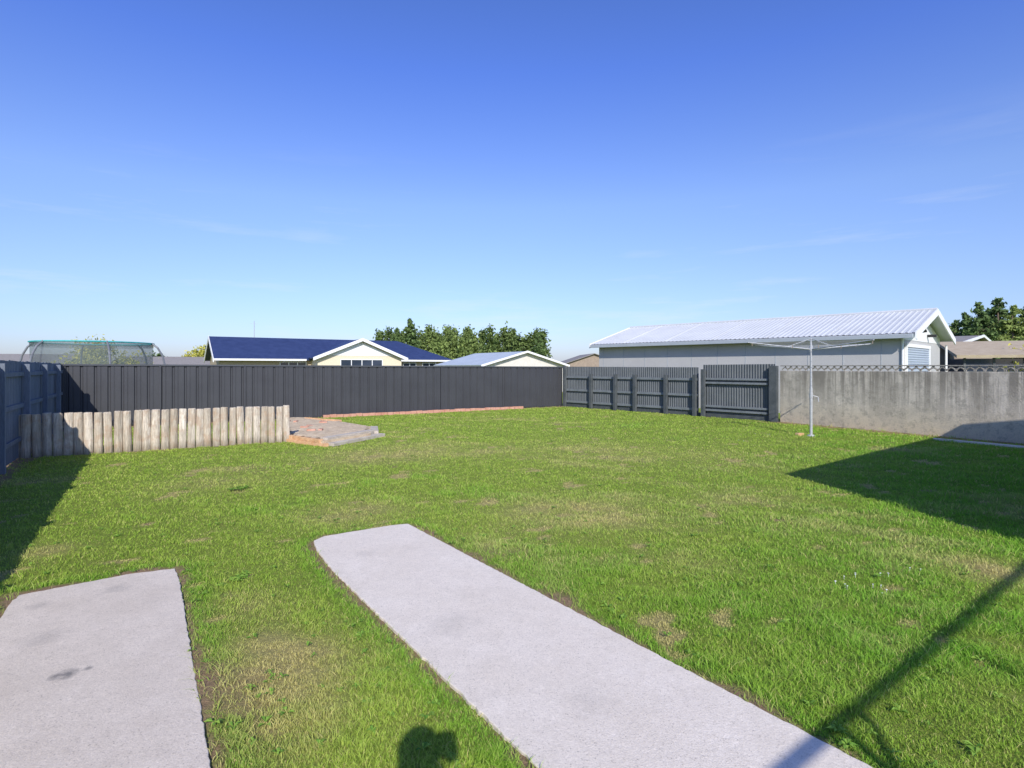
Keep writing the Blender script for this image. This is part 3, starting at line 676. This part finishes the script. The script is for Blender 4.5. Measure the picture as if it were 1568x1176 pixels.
for px,D,top,rd,m in((1462,48,492,1.9,M_leafd),(1478,46,480,2.1,M_leafd),(1498,44,464,2.2,M_leafd),(1514,47,474,2.3,M_leafd),(1528,45,456,2.4,M_leafd),(1550,43,468,2.5,M_leafl),(1572,44,470,2.6,M_leafd),(1605,42,468,2.8,M_leafd)):
    conifer('cypress_tree',*at(px,D),hy(top,D),rd,m,.17,1.9,.15)
broadleaf('broadleaf_tree',*at(150,26),hy(528,26),1.6,M_leafy,.075,30,170,.3)
broadleaf('broadleaf_tree',*at(305,60),hy(533,60),1.9,M_leafy,.18,24,110,.2)
broadleaf('broadleaf_tree',*at(325,66),hy(528,66),1.6,M_leafd,.18,24,110,.2)
broadleaf('broadleaf_tree',*at(238,62),hy(540,62),1.4,M_leafd,.16,16,100,.2)
broadleaf('broadleaf_tree',*at(680,60),hy(543,60),1.2,M_leafl,.14,16,100,.2)
broadleaf('flowering_shrub',*at(1562,24),hy(536,24),1.1,M_leafy,.07,18,120,.2)
# ------------------------------------------------------------------ garage beyond the right edge of view (casts the big shadow)
s=(math.sin(SUNAZ),math.cos(SUNAZ)); ct=1/math.tan(SUNEL)
gh=3.0; T1=gp(1198,725);T2=gp(1440,667)
A_=(T1[0]-s[0]*ct*gh,T1[1]-s[1]*ct*gh);B_=(T2[0]-s[0]*ct*gh,T2[1]-s[1]*ct*gh)
uG,LG=unit(A_,B_); gg_=empty('neighbour_garage'); g=G()
g.box(A_,uG,LG,-7,gh-.15); g.obj('walls',M_cream,gg_)
g=G(); g.box((A_[0],A_[1]),uG,LG,-7.1,.12,gh-.145); g.obj('roof',M_groof,gg_)
ph=2.3; sh_=lambda p:(p[0]-s[0]*ct*ph,p[1]-s[1]*ct*ph)
a=sh_(gp(1150,1215));b=sh_(gp(1568,868)); uP,LP=unit(a,b); pf=empty('unseen_bar_frame'); g=G()  # unseen bar and posts, worked back from the line shadows they cast
g.tube((a[0]-uP[0]*.6,a[1]-uP[1]*.6,ph),(b[0]+uP[0]*.3,b[1]+uP[1]*.3,ph),.030,n=10)
c=sh_(gp(1285,1115)); g.tube((c[0],c[1],0),(c[0],c[1],ph),.026,n=10); g.tube((c[0],c[1],ph-.25),(c[0]+uP[0]*.25,c[1]+uP[1]*.25,ph),.02)
c=sh_(gp(1462,988)); g.tube((c[0],c[1],0),(c[0],c[1],ph),.012,n=8)
g.obj('pipes',M_galv,pf)
# ------------------------------------------------------------------ photographer on a step behind the camera (casts the head shadow)
g=G(); g.box((-.5,-1.1),(1,0),1.1,.85,.17); g.obj('concrete_step',M_slab,None,.01)
ph_=empty('photographer'); ph_.location=(0,0,.05); hx=.06; yb=-.27
def skin(name,pts,edges,mat,sub=2,root=0):
    m=bpy.data.meshes.new(name); m.from_pydata([p[:3] for p in pts],edges,[]); m.materials.append(mat); o=bpy.data.objects.new(name,m); link(o,ph_)
    md=o.modifiers.new('skin','SKIN')
    for i,p in enumerate(pts): m.skin_vertices[0].data[i].radius=(p[3],p[3]*(p[4] if len(p)>4 else 1)); m.skin_vertices[0].data[i].use_root=(i==root)
    o.modifiers.new('sub','SUBSURF').render_levels=sub; return o
B=[(hx,yb,1.02,.15,.75),(hx,yb,1.25,.14,.75),(hx,yb,1.48,.16,.65),(hx,yb,1.60,.06),
 (hx-.19,yb,1.53,.06),(hx-.27,yb+.03,1.30,.045),(hx-.1,yb+.13,1.62,.035),
 (hx+.19,yb,1.53,.06),(hx+.27,yb+.03,1.40,.045),(hx+.13,yb+.12,1.68,.04),
 (hx-.1,yb,.93,.09),(hx-.11,yb+.02,.56,.065),(hx-.11,yb-.02,.2,.045),(hx-.11,yb+.14,.16,.035),
 (hx+.1,yb,.93,.09),(hx+.11,yb+.02,.56,.065),(hx+.11,yb-.02,.2,.045),(hx+.11,yb+.14,.16,.035)]
skin('clothed_body',B,[(0,1),(1,2),(2,3),(2,4),(4,5),(5,6),(2,7),(7,8),(8,9),(0,10),(10,11),(11,12),(12,13),(0,14),(14,15),(15,16),(16,17)],M_cloth)
skin('head',[(hx,yb,1.58,.055),(hx,yb+.01,1.68,.075,1.1),(hx,yb,1.78,.095,1.1),(hx,yb,1.86,.085,1.1)],[(0,1),(1,2),(2,3)],M_skin)
def ell(name,c,r,mat):
    bm=bmesh.new(); bmesh.ops.create_uvsphere(bm,u_segments=16,v_segments=10,radius=1)
    for v in bm.verts: v.co=Vector((c[0]+v.co.x*r[0],c[1]+v.co.y*r[1],c[2]+v.co.z*r[2]))
    m=bpy.data.meshes.new(name); bm.to_mesh(m); bm.free(); m.materials.append(mat); return link(bpy.data.objects.new(name,m),ph_)
ell('hair',(hx,yb-.015,1.86),(.105,.115,.10),M_hair); ell('nose',(hx,yb+.11,1.75),(.015,.02,.025),M_skin)
for sx in(-1,1): ell('ear',(hx+sx*.095,yb,1.77),(.012,.02,.032),M_skin); ell('eye',(hx+sx*.033,yb+.085,1.79),(.014,.012,.01),M_white)
for sx,x0,z0 in((-1,hx-.1,1.63),(1,hx+.13,1.69)):
    pts=[(x0,yb+.12,z0,.03),(x0-sx*.01,yb+.14,z0+.07,.035,.5)];ed=[(0,1)]
    for k in range(4):
        b_=len(pts); zz=z0+.09; xx=x0-sx*.01+(k-1.5)*.018; pts+=[(xx,yb+.15,zz,.009),(xx,yb+.165,zz+.035,.008),(xx-sx*.02,yb+.18,zz+.05,.007)]; ed+=[(1,b_),(b_,b_+1),(b_+1,b_+2)]
    b_=len(pts); pts+=[(x0-sx*.03,yb+.15,z0+.05,.01),(x0-sx*.05,yb+.165,z0+.07,.009)]; ed+=[(0,b_),(b_,b_+1)]
    skin('hand',pts,ed,M_skin,1)
g=G(); g.box((hx-.03,yb+.15),(1,0),.16,.05,.10,1.71); g.obj('camera_body',M_black,ph_,.008)
# ------------------------------------------------------------------ world & sun
w=bpy.data.worlds.new('World'); sc.world=w; w.use_nodes=True; nt=w.node_tree; bg=nt.nodes['Background']
sky=N(nt,'ShaderNodeTexSky',sky_type='NISHITA'); sky.sun_disc=False; sky.sun_elevation=SUNEL; sky.sun_rotation=math.radians(180)+SUNAZ; sky.air_density=1.0; sky.dust_density=.6; sky.ozone_density=1.6
tc=N(nt,'ShaderNodeTexCoord').outputs['Generated']; sp=N(nt,'ShaderNodeSeparateXYZ'); nt.links.new(tc,sp.inputs[0])
rp=N(nt,'ShaderNodeValToRGB'); cr=rp.color_ramp; nt.links.new(sp.outputs[2],rp.inputs[0])
stops=[(0,(.60,.67,1.04)),(.06,(.66,.74,1.08)),(.15,(.76,.82,1.14)),(.27,(.86,.93,1.28)),(.46,(.60,.78,1.50)),(1,(.45,.65,1.0))]
for i,(p,c) in enumerate(stops):
    el_=cr.elements[i] if i<2 else cr.elements.new(p)
    el_.position=p; el_.color=tuple(x/1.6 for x in c)+(1,)
tint=mixc(nt,1.0,sky.outputs[0],rp.outputs[0],'MULTIPLY')
sc2=N(nt,'ShaderNodeVectorMath',operation='SCALE'); nt.links.new(tint,sc2.inputs[0]); sc2.inputs['Scale'].default_value=1.6
cn=noise(nt,tc,2.2,8,.6,.55,.76,stretch=(1.0,1.0,9.0))
m1=N(nt,'ShaderNodeMapRange'); m1.inputs[1].default_value=.36; m1.inputs[2].default_value=.02; nt.links.new(sp.outputs[2],m1.inputs[0])
fac=math_(nt,'MULTIPLY',math_(nt,'MULTIPLY',cn,m1.outputs[0]),.6,True)
c=mixc(nt,fac,sc2.outputs[0],(5.8,6.1,6.5)); nt.links.new(c,bg.inputs[0]); bg.inputs[1].default_value=.148
sun=bpy.data.lights.new('sun','SUN'); sun.energy=5.0; sun.angle=math.radians(.5); sun.color=(1,.95,.87); so=bpy.data.objects.new('sun',sun); COL.objects.link(so)
dirv=Vector((s[0]*math.cos(SUNEL),s[1]*math.cos(SUNEL),-math.sin(SUNEL))); so.rotation_euler=dirv.to_track_quat('-Z','Y').to_euler()
cam=bpy.data.cameras.new('camera'); cam.sensor_width=36; cam.lens=F/1568*36; cam.shift_y=-26/1568; cam.clip_end=4000; cam.clip_start=.02
co=bpy.data.objects.new('camera',cam); COL.objects.link(co); co.location=(0,0,H); co.rotation_euler=(math.radians(90),0,0); sc.camera=co
